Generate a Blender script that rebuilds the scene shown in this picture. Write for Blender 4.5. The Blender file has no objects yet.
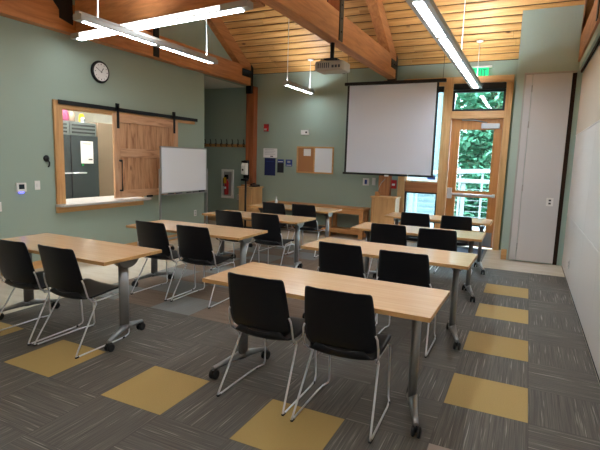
import bpy, math, random
from mathutils import Vector, Matrix
random.seed(7)
PI = math.pi
scene = bpy.context.scene
COL = scene.collection

# ------------------------------------------------------------------ helpers
def lin(c):
    c /= 255.0
    return c / 12.92 if c <= 0.04045 else ((c + 0.055) / 1.055) ** 2.4

def rgb(r, g, b):
    return (lin(r), lin(g), lin(b), 1.0)

class MB:
    """collects shapes, then links them as one mesh object"""
    def __init__(s):
        s.v = []; s.f = []; s.m = []; s.sm = []
    def add(s, vs, fs, m=0, sm=False):
        o = len(s.v)
        s.v += [Vector(p) for p in vs]
        for f in fs:
            s.f.append([o + i for i in f]); s.m.append(m); s.sm.append(sm)
        return s
    def box(s, x0, x1, y0, y1, z0, z1, m=0):
        vs = [(x, y, z) for x in (x0, x1) for y in (y0, y1) for z in (z0, z1)]
        fs = [(0, 1, 3, 2), (4, 6, 7, 5), (0, 4, 5, 1), (2, 3, 7, 6), (0, 2, 6, 4), (1, 5, 7, 3)]
        return s.add(vs, fs, m)
    def prism(s, pts, axis, a, b, m=0, sm=False):
        """polygon in the two other axes, pulled from a to b along axis"""
        n = len(pts); vs = []
        for t in (a, b):
            for (p, q) in pts:
                vs.append({'x': (t, p, q), 'y': (p, t, q), 'z': (p, q, t)}[axis])
        area = sum(pts[i][0] * pts[(i + 1) % n][1] - pts[(i + 1) % n][0] * pts[i][1] for i in range(n))
        fs = [list(range(n))[::-1], list(range(n, 2 * n))]
        side = [[i, (i + 1) % n, n + (i + 1) % n, n + i] for i in range(n)]
        flip = (area < 0) ^ (axis == 'y') ^ (b < a)
        if flip:
            fs = [f[::-1] for f in fs]; side = [f[::-1] for f in side]
        s.add(vs, fs, m, False)
        o = len(s.v) - 2 * n
        for f in side:
            s.f.append([o + i for i in f]); s.m.append(m); s.sm.append(sm)
        return s
    def tube(s, pts, r, n=10, m=0, closed_ends=True, sx=1.0):
        pts = [Vector(p) for p in pts]
        rs = r if isinstance(r, (list, tuple)) else [r] * len(pts)
        tans = []
        for i in range(len(pts)):
            a = pts[max(i - 1, 0)]; b = pts[min(i + 1, len(pts) - 1)]
            if 0 < i < len(pts) - 1:
                t = (pts[i] - a).normalized() + (b - pts[i]).normalized()
            else:
                t = b - a
            tans.append(t.normalized())
        ref = Vector((0, 0, 1)) if abs(tans[0].z) < 0.9 else Vector((1, 0, 0))
        nrm = (ref - tans[0] * ref.dot(tans[0])).normalized()
        vs = []
        for i, p in enumerate(pts):
            nrm = (nrm - tans[i] * nrm.dot(tans[i])).normalized()
            bi = tans[i].cross(nrm)
            for k in range(n):
                a = 2 * PI * k / n
                vs.append(p + (nrm * math.cos(a) + bi * math.sin(a) * sx) * rs[i])
        fs = []
        for i in range(len(pts) - 1):
            for k in range(n):
                k2 = (k + 1) % n
                fs.append((i * n + k, i * n + k2, (i + 1) * n + k2, (i + 1) * n + k))
        s.add(vs, fs, m, True)
        if closed_ends:
            o = len(s.v) - len(vs)
            s.f.append([o + k for k in range(n)][::-1]); s.m.append(m); s.sm.append(False)
            s.f.append([o + (len(pts) - 1) * n + k for k in range(n)]); s.m.append(m); s.sm.append(False)
        return s
    def lathe(s, c, prof, n=20, m=0, axis='z'):
        """prof = [(r, h)...] about an axis through c"""
        vs = []
        for (r, h) in prof:
            for k in range(n):
                a = 2 * PI * k / n
                p, q = r * math.cos(a), r * math.sin(a)
                d = {'z': (p, q, h), 'x': (h, p, q), 'y': (q, h, p)}[axis]
                vs.append((c[0] + d[0], c[1] + d[1], c[2] + d[2]))
        fs = []
        for i in range(len(prof) - 1):
            for k in range(n):
                k2 = (k + 1) % n
                fs.append((i * n + k, i * n + k2, (i + 1) * n + k2, (i + 1) * n + k))
        s.add(vs, fs, m, True)
        o = len(s.v) - len(vs); L = len(prof) - 1
        s.f.append([o + k for k in range(n)][::-1]); s.m.append(m); s.sm.append(False)
        s.f.append([o + L * n + k for k in range(n)]); s.m.append(m); s.sm.append(False)
        return s
    def grid(s, P, thick, m=0):
        """P[i][j] points of a surface; thickened along its normals"""
        R = len(P); C = len(P[0])
        P = [[Vector(p) for p in row] for row in P]
        top = []; bot = []
        for i in range(R):
            for j in range(C):
                du = P[min(i + 1, R - 1)][j] - P[max(i - 1, 0)][j]
                dv = P[i][min(j + 1, C - 1)] - P[i][max(j - 1, 0)]
                nn = du.cross(dv).normalized() * thick / 2
                top.append(P[i][j] + nn); bot.append(P[i][j] - nn)
        vs = top + bot; N = R * C; fs = []
        for i in range(R - 1):
            for j in range(C - 1):
                a = i * C + j
                fs.append((a, a + C, a + C + 1, a + 1))
                fs.append((N + a, N + a + 1, N + a + C + 1, N + a + C))
        rim = [(0, j) for j in range(C)] + [(i, C - 1) for i in range(1, R)] + [(R - 1, j) for j in range(C - 2, -1, -1)] + [(i, 0) for i in range(R - 2, 0, -1)]
        for k in range(len(rim)):
            a = rim[k][0] * C + rim[k][1]; b = rim[(k + 1) % len(rim)]; b = b[0] * C + b[1]
            fs.append((a, b, N + b, N + a))
        return s.add(vs, fs, m, True)
    def build(s, name, mats, parent=None, bevel=0.0, origin=None):
        if not isinstance(mats, (list, tuple)): mats = [mats]
        if parent is not None:
            org = Vector(parent.get('_o', (0, 0, 0)))
        elif origin is not None:
            org = Vector(origin)
        else:
            lo = [min(v[i] for v in s.v) for i in range(3)]; hi = [max(v[i] for v in s.v) for i in range(3)]
            org = Vector(((lo[0] + hi[0]) / 2, (lo[1] + hi[1]) / 2, lo[2]))
        me = bpy.data.meshes.new(name)
        me.from_pydata([tuple(v - org) for v in s.v], [], s.f)
        for mt in mats: me.materials.append(mt)
        for p, mi, sm in zip(me.polygons, s.m, s.sm):
            p.material_index = mi; p.use_smooth = sm
        me.update()
        o = bpy.data.objects.new(name, me); COL.objects.link(o)
        if parent is not None:
            o.parent = parent; o['_o'] = tuple(org)
        else:
            o.location = org; o['_o'] = tuple(org)
        if bevel:
            b = o.modifiers.new('bevel', 'BEVEL'); b.width = bevel; b.segments = 2; b.limit_method = 'ANGLE'
            b.angle_limit = math.radians(50)
        return o

def thing(name, label, cat, loc=(0, 0, 0), group=None):
    o = bpy.data.objects.new(name, None); COL.objects.link(o)
    o.location = loc; o.empty_display_size = 0.1
    o['_o'] = tuple(loc); o['label'] = label; o['category'] = cat
    if group: o['group'] = group
    return o
def tag(o, label, cat, group=None):
    o['label'] = label; o['category'] = cat
    if group: o['group'] = group
    return o
def struct(o):
    o['kind'] = 'structure'; return o
def kids(o):
    return [c for c in list(COL.objects) if c.parent == o]
def dup(o, loc, rotz=0.0, label=None):
    def cp(src, par):
        c = src.copy(); COL.objects.link(c)
        if par is not None: c.parent = par
        for ch in kidmap.get(src.name, []): cp(ch, c)
        return c
    kidmap = {}
    for c in list(COL.objects):
        if c.parent: kidmap.setdefault(c.parent.name, []).append(c)
    r = cp(o, None)
    r.location = loc; r.rotation_euler = (0, 0, rotz)
    if label: r['label'] = label
    return r

# ------------------------------------------------------------------ materials
def mat(name, col=(0.8, 0.8, 0.8, 1), rough=0.5, metal=0.0, emit=None, estr=0.0, spec=0.5, coat=0.0):
    m = bpy.data.materials.new(name); m.use_nodes = True
    b = m.node_tree.nodes['Principled BSDF']
    b.inputs['Base Color'].default_value = col
    b.inputs['Roughness'].default_value = rough
    b.inputs['Metallic'].default_value = metal
    b.inputs['Specular IOR Level'].default_value = spec
    b.inputs['Coat Weight'].default_value = coat
    if emit:
        b.inputs['Emission Color'].default_value = emit
        b.inputs['Emission Strength'].default_value = estr
    return m
class NT:
    def __init__(s, m):
        s.t = m.node_tree; s.b = s.t.nodes['Principled BSDF']
    def n(s, typ, **kw):
        nd = s.t.nodes.new(typ)
        for k, v in kw.items(): setattr(nd, k, v)
        return nd
    def link(s, a, b): s.t.links.new(a, b)
    def math(s, op, a, b=None, c=None):
        nd = s.n('ShaderNodeMath', operation=op)
        for i, x in enumerate((a, b, c)):
            if x is None: continue
            if hasattr(x, 'links') or hasattr(x, 'is_output'): s.link(x, nd.inputs[i])
            else: nd.inputs[i].default_value = x
        return nd.outputs[0]
    def mix(s, f, a, b):
        nd = s.n('ShaderNodeMix', data_type='RGBA')
        for k, x in ((0, f), (6, a), (7, b)):
            if hasattr(x, 'is_output'): s.link(x, nd.inputs[k])
            else: nd.inputs[k].default_value = x
        return nd.outputs[2]
    def ramp(s, f, stops):
        nd = s.n('ShaderNodeValToRGB'); cr = nd.color_ramp
        while len(cr.elements) < len(stops): cr.elements.new(0.5)
        for e, (p, c) in zip(cr.elements, stops): e.position = p; e.color = c
        s.link(f, nd.inputs[0]); return nd.outputs[0]
    def coords(s, scale=(1, 1, 1), kind='Object', island=False):
        tc = s.n('ShaderNodeTexCoord'); mp = s.n('ShaderNodeMapping')
        s.link(tc.outputs[kind], mp.inputs[0]); mp.inputs['Scale'].default_value = scale
        if island:
            g = s.n('ShaderNodeNewGeometry'); v = s.n('ShaderNodeVectorMath', operation='SCALE')
            v.inputs[0].default_value = (17.3, 31.7, 23.1); s.link(g.outputs['Random Per Island'], v.inputs['Scale'])
            s.link(v.outputs[0], mp.inputs['Location'])
            return mp.outputs[0], g.outputs['Random Per Island']
        return mp.outputs[0]
    def noise(s, vec, scale, detail=3, rough=0.5, dist=0.0):
        nd = s.n('ShaderNodeTexNoise'); nd.inputs['Scale'].default_value = scale
        nd.inputs['Detail'].default_value = detail; nd.inputs['Roughness'].default_value = rough
        nd.inputs['Distortion'].default_value = dist
        s.link(vec, nd.inputs['Vector']); return nd.outputs[0]
    def bump(s, h, strength=0.2, dist=0.01):
        nd = s.n('ShaderNodeBump'); nd.inputs['Strength'].default_value = strength
        nd.inputs['Distance'].default_value = dist
        s.link(h, nd.inputs['Height']); s.link(nd.outputs[0], s.b.inputs['Normal'])
    def color(s, c): s.link(c, s.b.inputs['Base Color'])

def wood(name, dark, mid, light, scale=(1, 1, 1), rough=0.5, island=False, knots=0.0, knotcol=None, coat=0.0, tone=0.25):
    """scale: small along the grain, large across it"""
    m = mat(name, mid, rough, coat=coat); t = NT(m)
    if island: vec, rnd = t.coords(scale, island=True)
    else: vec = t.coords(scale); rnd = None
    a = t.noise(vec, 3.0, 5, 0.6, 0.6)
    c = t.ramp(a, [(0.3, dark), (0.5, mid), (0.72, light)])
    if rnd is not None:
        br = t.math('MULTIPLY_ADD', rnd, tone * 2, 1 - tone)
        h = t.n('ShaderNodeHueSaturation'); t.link(c, h.inputs['Color']); t.link(br, h.inputs['Value']); c = h.outputs[0]
    if knots:
        v2 = t.coords(tuple(max(x * 0.25, .6) for x in scale))
        vo = t.n('ShaderNodeTexVoronoi'); vo.inputs['Scale'].default_value = knots; t.link(v2, vo.inputs['Vector'])
        k = t.ramp(vo.outputs['Distance'], [(0.0, (1, 1, 1, 1)), (0.06, (1, 1, 1, 1)), (0.13, (0, 0, 0, 1))])
        c = t.mix(k, c, knotcol)
    t.color(c)
    return m

M = {}
M['pine'] = wood('pine_boards', rgb(184, 128, 68), rgb(214, 160, 94), rgb(228, 182, 118), (0.35, 5, 5), 0.45, True, 3.4, rgb(96, 48, 22), tone=0.09)
M['gap'] = mat('dark_gap', rgb(45, 24, 12), 0.9)
M['beamY'] = wood('timber_along', rgb(166, 106, 60), rgb(192, 127, 76), rgb(206, 144, 92), (6, 0.5, 6), 0.5)
M['beamX'] = wood('timber_across', rgb(166, 106, 60), rgb(194, 128, 76), rgb(208, 146, 92), (0.5, 6, 6), 0.5)
M['postwood'] = wood('timber_post', rgb(136, 74, 42), rgb(160, 92, 54), rgb(176, 108, 66), (7, 7, 0.5), 0.5)
M['post_light'] = wood('timber_post_light', rgb(150, 92, 52), rgb(176, 112, 66), rgb(190, 128, 80), (7, 7, 0.5), 0.5)
M['trimV'] = wood('fir_trim_upright', rgb(188, 138, 84), rgb(208, 160, 104), rgb(222, 176, 122), (8, 8, 0.5), 0.4)
M['trimX'] = wood('fir_trim_level', rgb(188, 138, 84), rgb(208, 160, 104), rgb(222, 176, 122), (0.5, 8, 8), 0.4)
M['railwood'] = wood('fir_rail', rgb(150, 88, 48), rgb(172, 106, 60), rgb(186, 122, 74), (0.5, 8, 8), 0.4)
M['trimY'] = wood('fir_trim_side', rgb(188, 138, 84), rgb(208, 160, 104), rgb(222, 176, 122), (8, 0.5, 8), 0.4)
M['doorwood'] = wood('fir_door', rgb(180, 118, 60), rgb(200, 136, 74), rgb(212, 150, 88), (8, 8, 0.5), 0.35)
M['barn'] = wood('knotty_alder', rgb(142, 94, 60), rgb(194, 146, 106), rgb(212, 168, 128), (7, 7, 0.7), 0.5, True, 3.2, rgb(92, 50, 28), tone=0.14)
M['barnlevel'] = wood('knotty_alder_level', rgb(168, 120, 84), rgb(208, 162, 124), rgb(218, 176, 140), (7, 0.7, 7), 0.5)
M['barnstile'] = wood('knotty_alder_stile', rgb(168, 120, 84), rgb(208, 162, 124), rgb(218, 176, 140), (7, 7, 0.7), 0.5)
M['cabwood'] = wood('birch_cabinet', rgb(192, 146, 94), rgb(208, 164, 110), rgb(218, 176, 124), (6, 6, 0.5), 0.45)
M['benchwood'] = wood('bench_pine', rgb(170, 116, 66), rgb(192, 138, 84), rgb(204, 152, 98), (0.6, 6, 6), 0.45)
M['laminate'] = wood('maple_laminate', rgb(210, 174, 134), rgb(218, 183, 143), rgb(224, 191, 153), (0.6, 14, 1), 0.19)
M['edge'] = wood('maple_edge', rgb(188, 142, 86), rgb(200, 154, 96), rgb(208, 166, 108), (0.6, 10, 10), 0.4)

def wallmat(name, c):
    m = mat(name, c, 0.75); t = NT(m)
    n = t.noise(t.coords((1, 1, 1)), 140, 2); t.bump(n, 0.08, 0.002)
    return m
M['sage'] = wallmat('sage_paint', rgb(156, 173, 158))
M['sage2'] = wallmat('sage_paint_lit', rgb(172, 191, 180))  # sage lightened in colour for the brighter-lit closet bay and right wall
M['cream'] = wallmat('cream_paint', rgb(225, 222, 212))
M['grey_metal'] = mat('grey_coated_steel', rgb(140, 140, 138), 0.38, 0.55)
M['foot_metal'] = mat('polished_foot', rgb(165, 166, 166), 0.3, 0.8)
M['chrome'] = mat('chrome', rgb(238, 240, 244), 0.3, .75)
M['black_plastic'] = mat('black_plastic', rgb(15, 16, 22), 0.42, spec=.4)
M['rubber'] = mat('black_rubber', rgb(18, 18, 18), 0.6)
M['black_steel'] = mat('black_steel', rgb(24, 24, 25), 0.45, 0.3)
M['steel'] = mat('stainless', rgb(175, 178, 182), 0.28, 0.9)
M['darksteel'] = mat('dark_stainless', rgb(104, 108, 116), 0.25, 0.85)
M['white'] = mat('white_plastic', rgb(232, 232, 228), 0.45)
M['fixture'] = mat('fixture_paint', rgb(176, 174, 168), 0.4, 0.3)
M['lens'] = mat('lens_glow', rgb(255, 255, 255), 0.5, emit=(.88, .97, 1.06, 1), estr=20.0)
M['lens_soft'] = mat('lens_glow_soft', rgb(255, 255, 255), 0.5, emit=(1, 0.98, 0.93, 1), estr=2.0)
M['lens_beam'] = mat('beam_lens_glow', (1, 1, 1, 1), .5, emit=(.88, .97, 1.06, 1), estr=9.0)
M['uplens'] = mat('uplight_glow', (1, 1, 1, 1), .5, emit=(.88, .97, 1.06, 1), estr=32.0)
M['board'] = mat('whiteboard', rgb(238, 243, 248), 0.22)
M['alu'] = mat('aluminium', rgb(176, 180, 182), 0.35, 0.8)
M['screenfab'] = mat('screen_fabric', rgb(220, 226, 238), 0.8)
M['panel'] = mat('panel_fabric', rgb(204, 203, 203), 0.8)
M['tack'] = wallmat('tackable_panel', rgb(208, 196, 178))
M['partition'] = mat('partition_white', rgb(222, 218, 212), 0.32)
M['paper'] = mat('paper', rgb(238, 238, 236), 0.7)
M['blue'] = mat('blue_print', rgb(48, 72, 140), 0.6)
M['navy'] = mat('navy_print', rgb(30, 40, 88), 0.6)
M['darkprint'] = mat('dark_print', rgb(34, 36, 44), 0.6)
M['ink'] = mat('ink', rgb(60, 60, 64), 0.7)
M['red'] = mat('red_plastic', rgb(190, 34, 34), 0.35)
M['yellow'] = mat('yellow_tag', rgb(232, 176, 40), 0.5)
M['cork'] = wallmat('cork', rgb(176, 122, 76))
M['counter'] = mat('pale_countertop', rgb(196, 192, 186), 0.25)
M['taupe'] = mat('taupe_panel', rgb(142, 122, 102), 0.6)
M['lcd'] = mat('lcd', rgb(40, 54, 62), 0.2)
M['bluelight'] = mat('blue_led', rgb(40, 40, 200), 0.4, emit=(0.12, 0.12, 1, 1), estr=2.0)
M['green_exit'] = mat('exit_green', rgb(0, 170, 80), 0.4, emit=(0.0, 0.62, 0.2, 1), estr=0.7)
M['exit_letter'] = mat('exit_letter', rgb(30, 110, 70), 0.5, emit=(0.02, 0.25, 0.1, 1), estr=0.3)
M['projector'] = mat('projector_shell', rgb(158, 150, 136), 0.45)
M['magenta'] = mat('magenta_box', rgb(140, 60, 88), 0.5)
M['mat_sheen'] = mat('doormat_daylight_sheen', rgb(72, 84, 104), 0.95)  # blue-grey stands in for daylight sheen on the floor by the door
M['kick'] = mat('kick_plate', rgb(160, 164, 170), 0.35, 0.8)

def glassmat():
    m = bpy.data.materials.new('window_glass'); m.use_nodes = True
    nt = m.node_tree; nt.nodes.clear()
    out = nt.nodes.new('ShaderNodeOutputMaterial'); mx = nt.nodes.new('ShaderNodeMixShader')
    tr = nt.nodes.new('ShaderNodeBsdfTransparent'); gl = nt.nodes.new('ShaderNodeBsdfGlossy'); fr = nt.nodes.new('ShaderNodeFresnel')
    tr.inputs[0].default_value = (0.93, 0.97, 0.96, 1); gl.inputs['Roughness'].default_value = 0.02; fr.inputs[0].default_value = 1.45
    nt.links.new(fr.outputs[0], mx.inputs[0]); nt.links.new(tr.outputs[0], mx.inputs[1]); nt.links.new(gl.outputs[0], mx.inputs[2])
    nt.links.new(mx.outputs[0], out.inputs[0]); return m
M['glass'] = glassmat()

# grid of the carpet tiles: 0.5 m, origin GX, GY
GX, GY, GS = -0.366, 6.022, 0.5
def carpetmat():
    m = mat('carpet_tiles', rgb(90, 86, 82), 0.7, spec=0.35); t = NT(m)
    g = t.n('ShaderNodeNewGeometry'); sp = t.n('ShaderNodeSeparateXYZ'); t.link(g.outputs['Position'], sp.inputs[0])
    X, Y = sp.outputs[0], sp.outputs[1]
    u = t.math('DIVIDE', t.math('SUBTRACT', X, GX), GS); v = t.math('DIVIDE', t.math('SUBTRACT', Y, GY), GS)
    iu = t.math('FLOOR', u); iv = t.math('FLOOR', v)
    par = t.math('ABSOLUTE', t.math('MODULO', t.math('ADD', iu, iv), 2.0))          # 1 -> streaks along Y
    # streak coordinates
    def streak(across, along, sa, sl, thr0, thr1):
        cb = t.n('ShaderNodeCombineXYZ')
        t.link(t.math('MULTIPLY', across, sa), cb.inputs[0]); t.link(t.math('MULTIPLY', along, sl), cb.inputs[1])
        t.link(t.math('ADD', t.math('MULTIPLY', iu, 7.3), t.math('MULTIPLY', iv, 3.1)), cb.inputs[2])
        n = t.noise(cb.outputs[0], 1.0, 2, 0.6)
        return n
    def both(sa, sl):
        a = streak(X, Y, sa, sl, 0, 1); b = streak(Y, X, sa, sl, 0, 1)
        return t.math('ADD', t.math('MULTIPLY', a, par), t.math('MULTIPLY', b, t.math('SUBTRACT', 1.0, par)))
    fine = both(190, 2.2); thin = both(88, 2.0)
    base = t.ramp(fine, [(0.3, rgb(72, 69, 64)), (0.5, rgb(91, 87, 80)), (0.7, rgb(108, 103, 95))])
    light = t.ramp(thin, [(0.62, (0, 0, 0, 1)), (0.69, (1, 1, 1, 1))])
    lf = t.math('MULTIPLY', light, 0.6)
    col = t.mix(lf, base, rgb(168, 164, 154))
    def eq(a, k): return t.math('COMPARE', a, float(k), 0.1)
    def AND(a, b): return t.math('MULTIPLY', a, b)
    def even(a): return t.math('SUBTRACT', 1.0, t.math('ABSOLUTE', t.math('MODULO', a, 2.0)))
    # brown walkway tiles at the left, a row of grey ones among them
    brown_area = AND(t.math('LESS_THAN', iu, -3.5), t.math('GREATER_THAN', iv, -5.5))
    brown = t.ramp(fine, [(0.3, rgb(98, 84, 72)), (0.5, rgb(120, 104, 90)), (0.7, rgb(138, 120, 104))])
    col = t.mix(brown_area, col, brown)
    grey_sel = AND(AND(brown_area, par), t.math('LESS_THAN', iu, -5.5))
    grey = t.ramp(fine, [(0.3, rgb(116, 119, 118)), (0.7, rgb(130, 133, 131))])
    col = t.mix(grey_sel, col, grey)
    # mustard tiles
    cA = AND(AND(eq(iu, 0), even(iv)), AND(t.math('LESS_THAN', iv, 0.5), t.math('GREATER_THAN', iv, -7.5)))
    cB = AND(AND(eq(iv, -8), even(iu)), t.math('LESS_THAN', iu, -0.5))
    ymask = t.math('MAXIMUM', cA, cB)
    yn = t.noise(t.coords((1, 1, 1), 'Object'), 220, 3)
    ycol = t.ramp(yn, [(0.3, rgb(156, 130, 74)), (0.7, rgb(182, 156, 98))])
    col = t.mix(ymask, col, ycol)
    pale = AND(eq(iu, 0), eq(iv, -8))
    col = t.mix(pale, col, rgb(158, 146, 136))
    # fine seam between tiles
    fu = t.math('FRACT', u); fv = t.math('FRACT', v)
    eu = t.math('MINIMUM', fu, t.math('SUBTRACT', 1.0, fu)); ev = t.math('MINIMUM', fv, t.math('SUBTRACT', 1.0, fv))
    seam = t.math('LESS_THAN', t.math('MINIMUM', eu, ev), 0.006)
    col = t.mix(t.math('MULTIPLY', seam, 0.35), col, rgb(50, 47, 44))
    t.color(col); t.bump(t.noise(t.coords((1, 1, 1), 'Object'), 500, 2), 0.25, 0.003)
    return m
M['carpet'] = carpetmat()
def vinylmat():
    m = mat('vinyl_floor', rgb(196, 186, 168), 0.18); t = NT(m)
    n = t.noise(t.coords((0.8, 3, 1)), 2.5, 4); t.color(t.ramp(n, [(0.3, rgb(200, 190, 172)), (0.7, rgb(216, 208, 192))]))
    return m
M['vinyl'] = vinylmat()

# ------------------------------------------------------------------ setting
WL, WR, YF, YB = -5.78, 0.60, 9.31, -0.5
RIDGE = 4.405
def cz(y):                       # height of the ceiling underside
    return 3.39 + 0.608 * (YF - y) if y >= RIDGE else 3.39 + 0.608 * (YF - RIDGE) - 0.608 * (RIDGE - y)

f = MB().box(-8.7, 1.0, YB - 0.2, YF + 0.12, -0.2, -0.012, 0)
struct(f.build('floor', M['vinyl'], origin=(0, 0, 0)))
# carpet tiles lie on the screed; the L-shaped tiled field
cp = MB()
cp.box(GX - 8 * GS, WR, YB, GY + 3 * GS, -0.012, 0.0)
cp.box(-2.3, -0.55, GY + 3 * GS, YF - 0.12, -0.012, 0.0)
c = cp.build('floor_carpet', M['carpet'], origin=(0, 0, 0)); struct(c)
fl = MB(); fl.box(-8.7, GX - 8 * GS, YB, YF, -0.012, -0.001); fl.box(GX - 8 * GS, -2.3, GY + 3 * GS, YF, -0.012, -0.001); fl.box(-0.55, WR, GY + 3 * GS, YF, -0.012, -0.001)
struct(fl.build('floor_vinyl', M['vinyl'], origin=(0, 0, 0)))

def yz_wall(mb, x0, x1, poly, m=0): mb.prism(poly, 'x', x0, x1, m)
# left wall with the kitchen pass-through
OY0, OY1, OZ0, OZ1 = 4.44, 5.95, 0.80, 2.16
w = MB()
w.box(WL - 0.12, WL, YB, OY0, 0, 3.12); w.box(WL - 0.12, WL, OY1, 7.59, 0, 3.12)
w.box(WL - 0.12, WL, OY0, OY1, 0, OZ0); w.box(WL - 0.12, WL, OY0, OY1, OZ1, 3.12)
yz_wall(w, WL - 0.12, WL, [(YB, 3.12), (YF, 3.12), (YF, cz(YF)), (RIDGE, cz(RIDGE)), (YB, cz(YB))])
struct(w.build('wall_left', M['sage'], origin=(WL, 0, 0)))
# far wall, left of / above / right of the glazed door unit
w = MB()
w.box(-8.7, -2.30, YF, YF + 0.12, 0, 3.39); w.box(-0.36, 1.0, YF, YF + 0.12, 0, 3.39); w.box(-2.30, -0.36, YF, YF + 0.12, 3.12, 3.39)
struct(w.build('wall_far', M['sage'], origin=(0, YF, 0)))
w = MB(); w.box(WR + 0.02, WR + 0.14, YB, YF, 0, 2.96)
yz_wall(w, WR + 0.02, WR + 0.14, [(YB, 2.96), (YF, 2.96), (YF, cz(YF)), (RIDGE, cz(RIDGE)), (YB, cz(YB))])
struct(w.build('wall_right', M['sage2'], origin=(WR, 0, 0)))
w = MB(); w.box(-5.9, 0.74, YB - 0.12, YB, 0, 3.4)
struct(w.build('wall_back', M['cream'], origin=(0, YB, 0)))
# the projecting closet bay beside the door
w = MB(); w.prism([(8.40, 0), (YF, 0), (YF, cz(YF)), (8.40, cz(8.40))], 'x', -0.295, WR + 0.02)
struct(w.build('wall_closet', M['sage2'], origin=(0, 8.4, 0)))
# corridor and kitchen behind the left wall
w = MB(); w.box(-8.82, -8.70, 3.3, YF, 0, 3.12); w.box(-8.70, WL - 0.12, 7.50, 7.59, 0, 3.12)
struct(w.build('wall_corridor', M['sage'], origin=(-8.7, 8, 0)))
w = MB(); w.box(-8.70, -8.62, 3.4, 7.5, 0, 3.12); w.box(-8.62, WL - 0.12, 3.3, 3.4, 0, 3.12); w.box(-8.62, WL - 0.12, 7.42, 7.50, 0, 3.12)
struct(w.build('wall_kitchen', M['cream'], origin=(-8.6, 5.5, 0)))
w = MB(); w.box(-8.82, WL - 0.12, 3.3, YF, 3.12, 3.2)
struct(w.build('ceiling_corridor', M['cream'], origin=(-7, 6, 3.12)))

# board ceiling, two slopes
cb = MB(); pitch = 0.1402; XA, XB = WL - 0.12, WR + 0.14
for side in (1, -1):
    n = int((YF - RIDGE) / pitch) + 1
    for i in range(n):
        d0 = i * pitch + 0.014; d1 = (i + 1) * pitch - 0.014
        y0, y1 = (YF - d0, YF - d1) if side == 1 else (YB + 0.0 + d0, YB + d1)
        if side == 1 and y1 < RIDGE: y1 = RIDGE
        if side == -1 and y1 > RIDGE: y1 = RIDGE
        if side == 1 and y0 <= RIDGE + .01: continue
        if side == -1 and y0 >= RIDGE - .01: continue
        x = XA; first = True
        while x < XB - 0.01:
            L = random.uniform(1.6, 4.4) if not first else random.uniform(0.6, 4.0)
            first = False
            x2 = min(x + L, XB)
            if XB - x2 < 0.4: x2 = XB
            z0, z1 = cz(y0), cz(y1)
            vs = [(x, y0, z0), (x2 - .003, y0, z0), (x2 - .003, y1, z1), (x, y1, z1),
                  (x, y0, z0 + .014), (x2 - .003, y0, z0 + .014), (x2 - .003, y1, z1 + .014), (x, y1, z1 + .014)]
            fs = [(0, 3, 2, 1), (4, 5, 6, 7), (0, 1, 5, 4), (1, 2, 6, 5), (2, 3, 7, 6), (3, 0, 4, 7)]
            if side == -1: fs = [q[::-1] for q in fs]
            cb.add(vs, fs); x = x2
struct(cb.build('ceiling', M['pine'], origin=(0, 0, 0)))
rf = MB(); e = 0.016
rf.prism([(YF + .12, cz(YF) + e), (RIDGE, cz(RIDGE) + e), (YB - .12, cz(YB) + e - 0.07), (YB - .12, cz(YB) + .3), (RIDGE, cz(RIDGE) + .3), (YF + .12, cz(YF) + .3)], 'x', XA - 0.1, XB + 0.1)
struct(rf.build('ceiling_deck', M['gap'], origin=(0, 0, 0)))

# baseboards (visible bits)
b = MB().box(-0.29, -0.205, 8.385, 8.399, 0.0, 0.17); struct(b.build('baseboard_closet', M['trimX'], bevel=.003))
b = MB().box(WL + .001, WL + 0.015, YB, 7.58, 0.0, 0.1); struct(b.build('baseboard_left', M['trimY']))
b = MB().box(-8.6, -2.32, YF - 0.015, YF - .001, 0.0, 0.1); struct(b.build('baseboard_far', M['trimX']))

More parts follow.
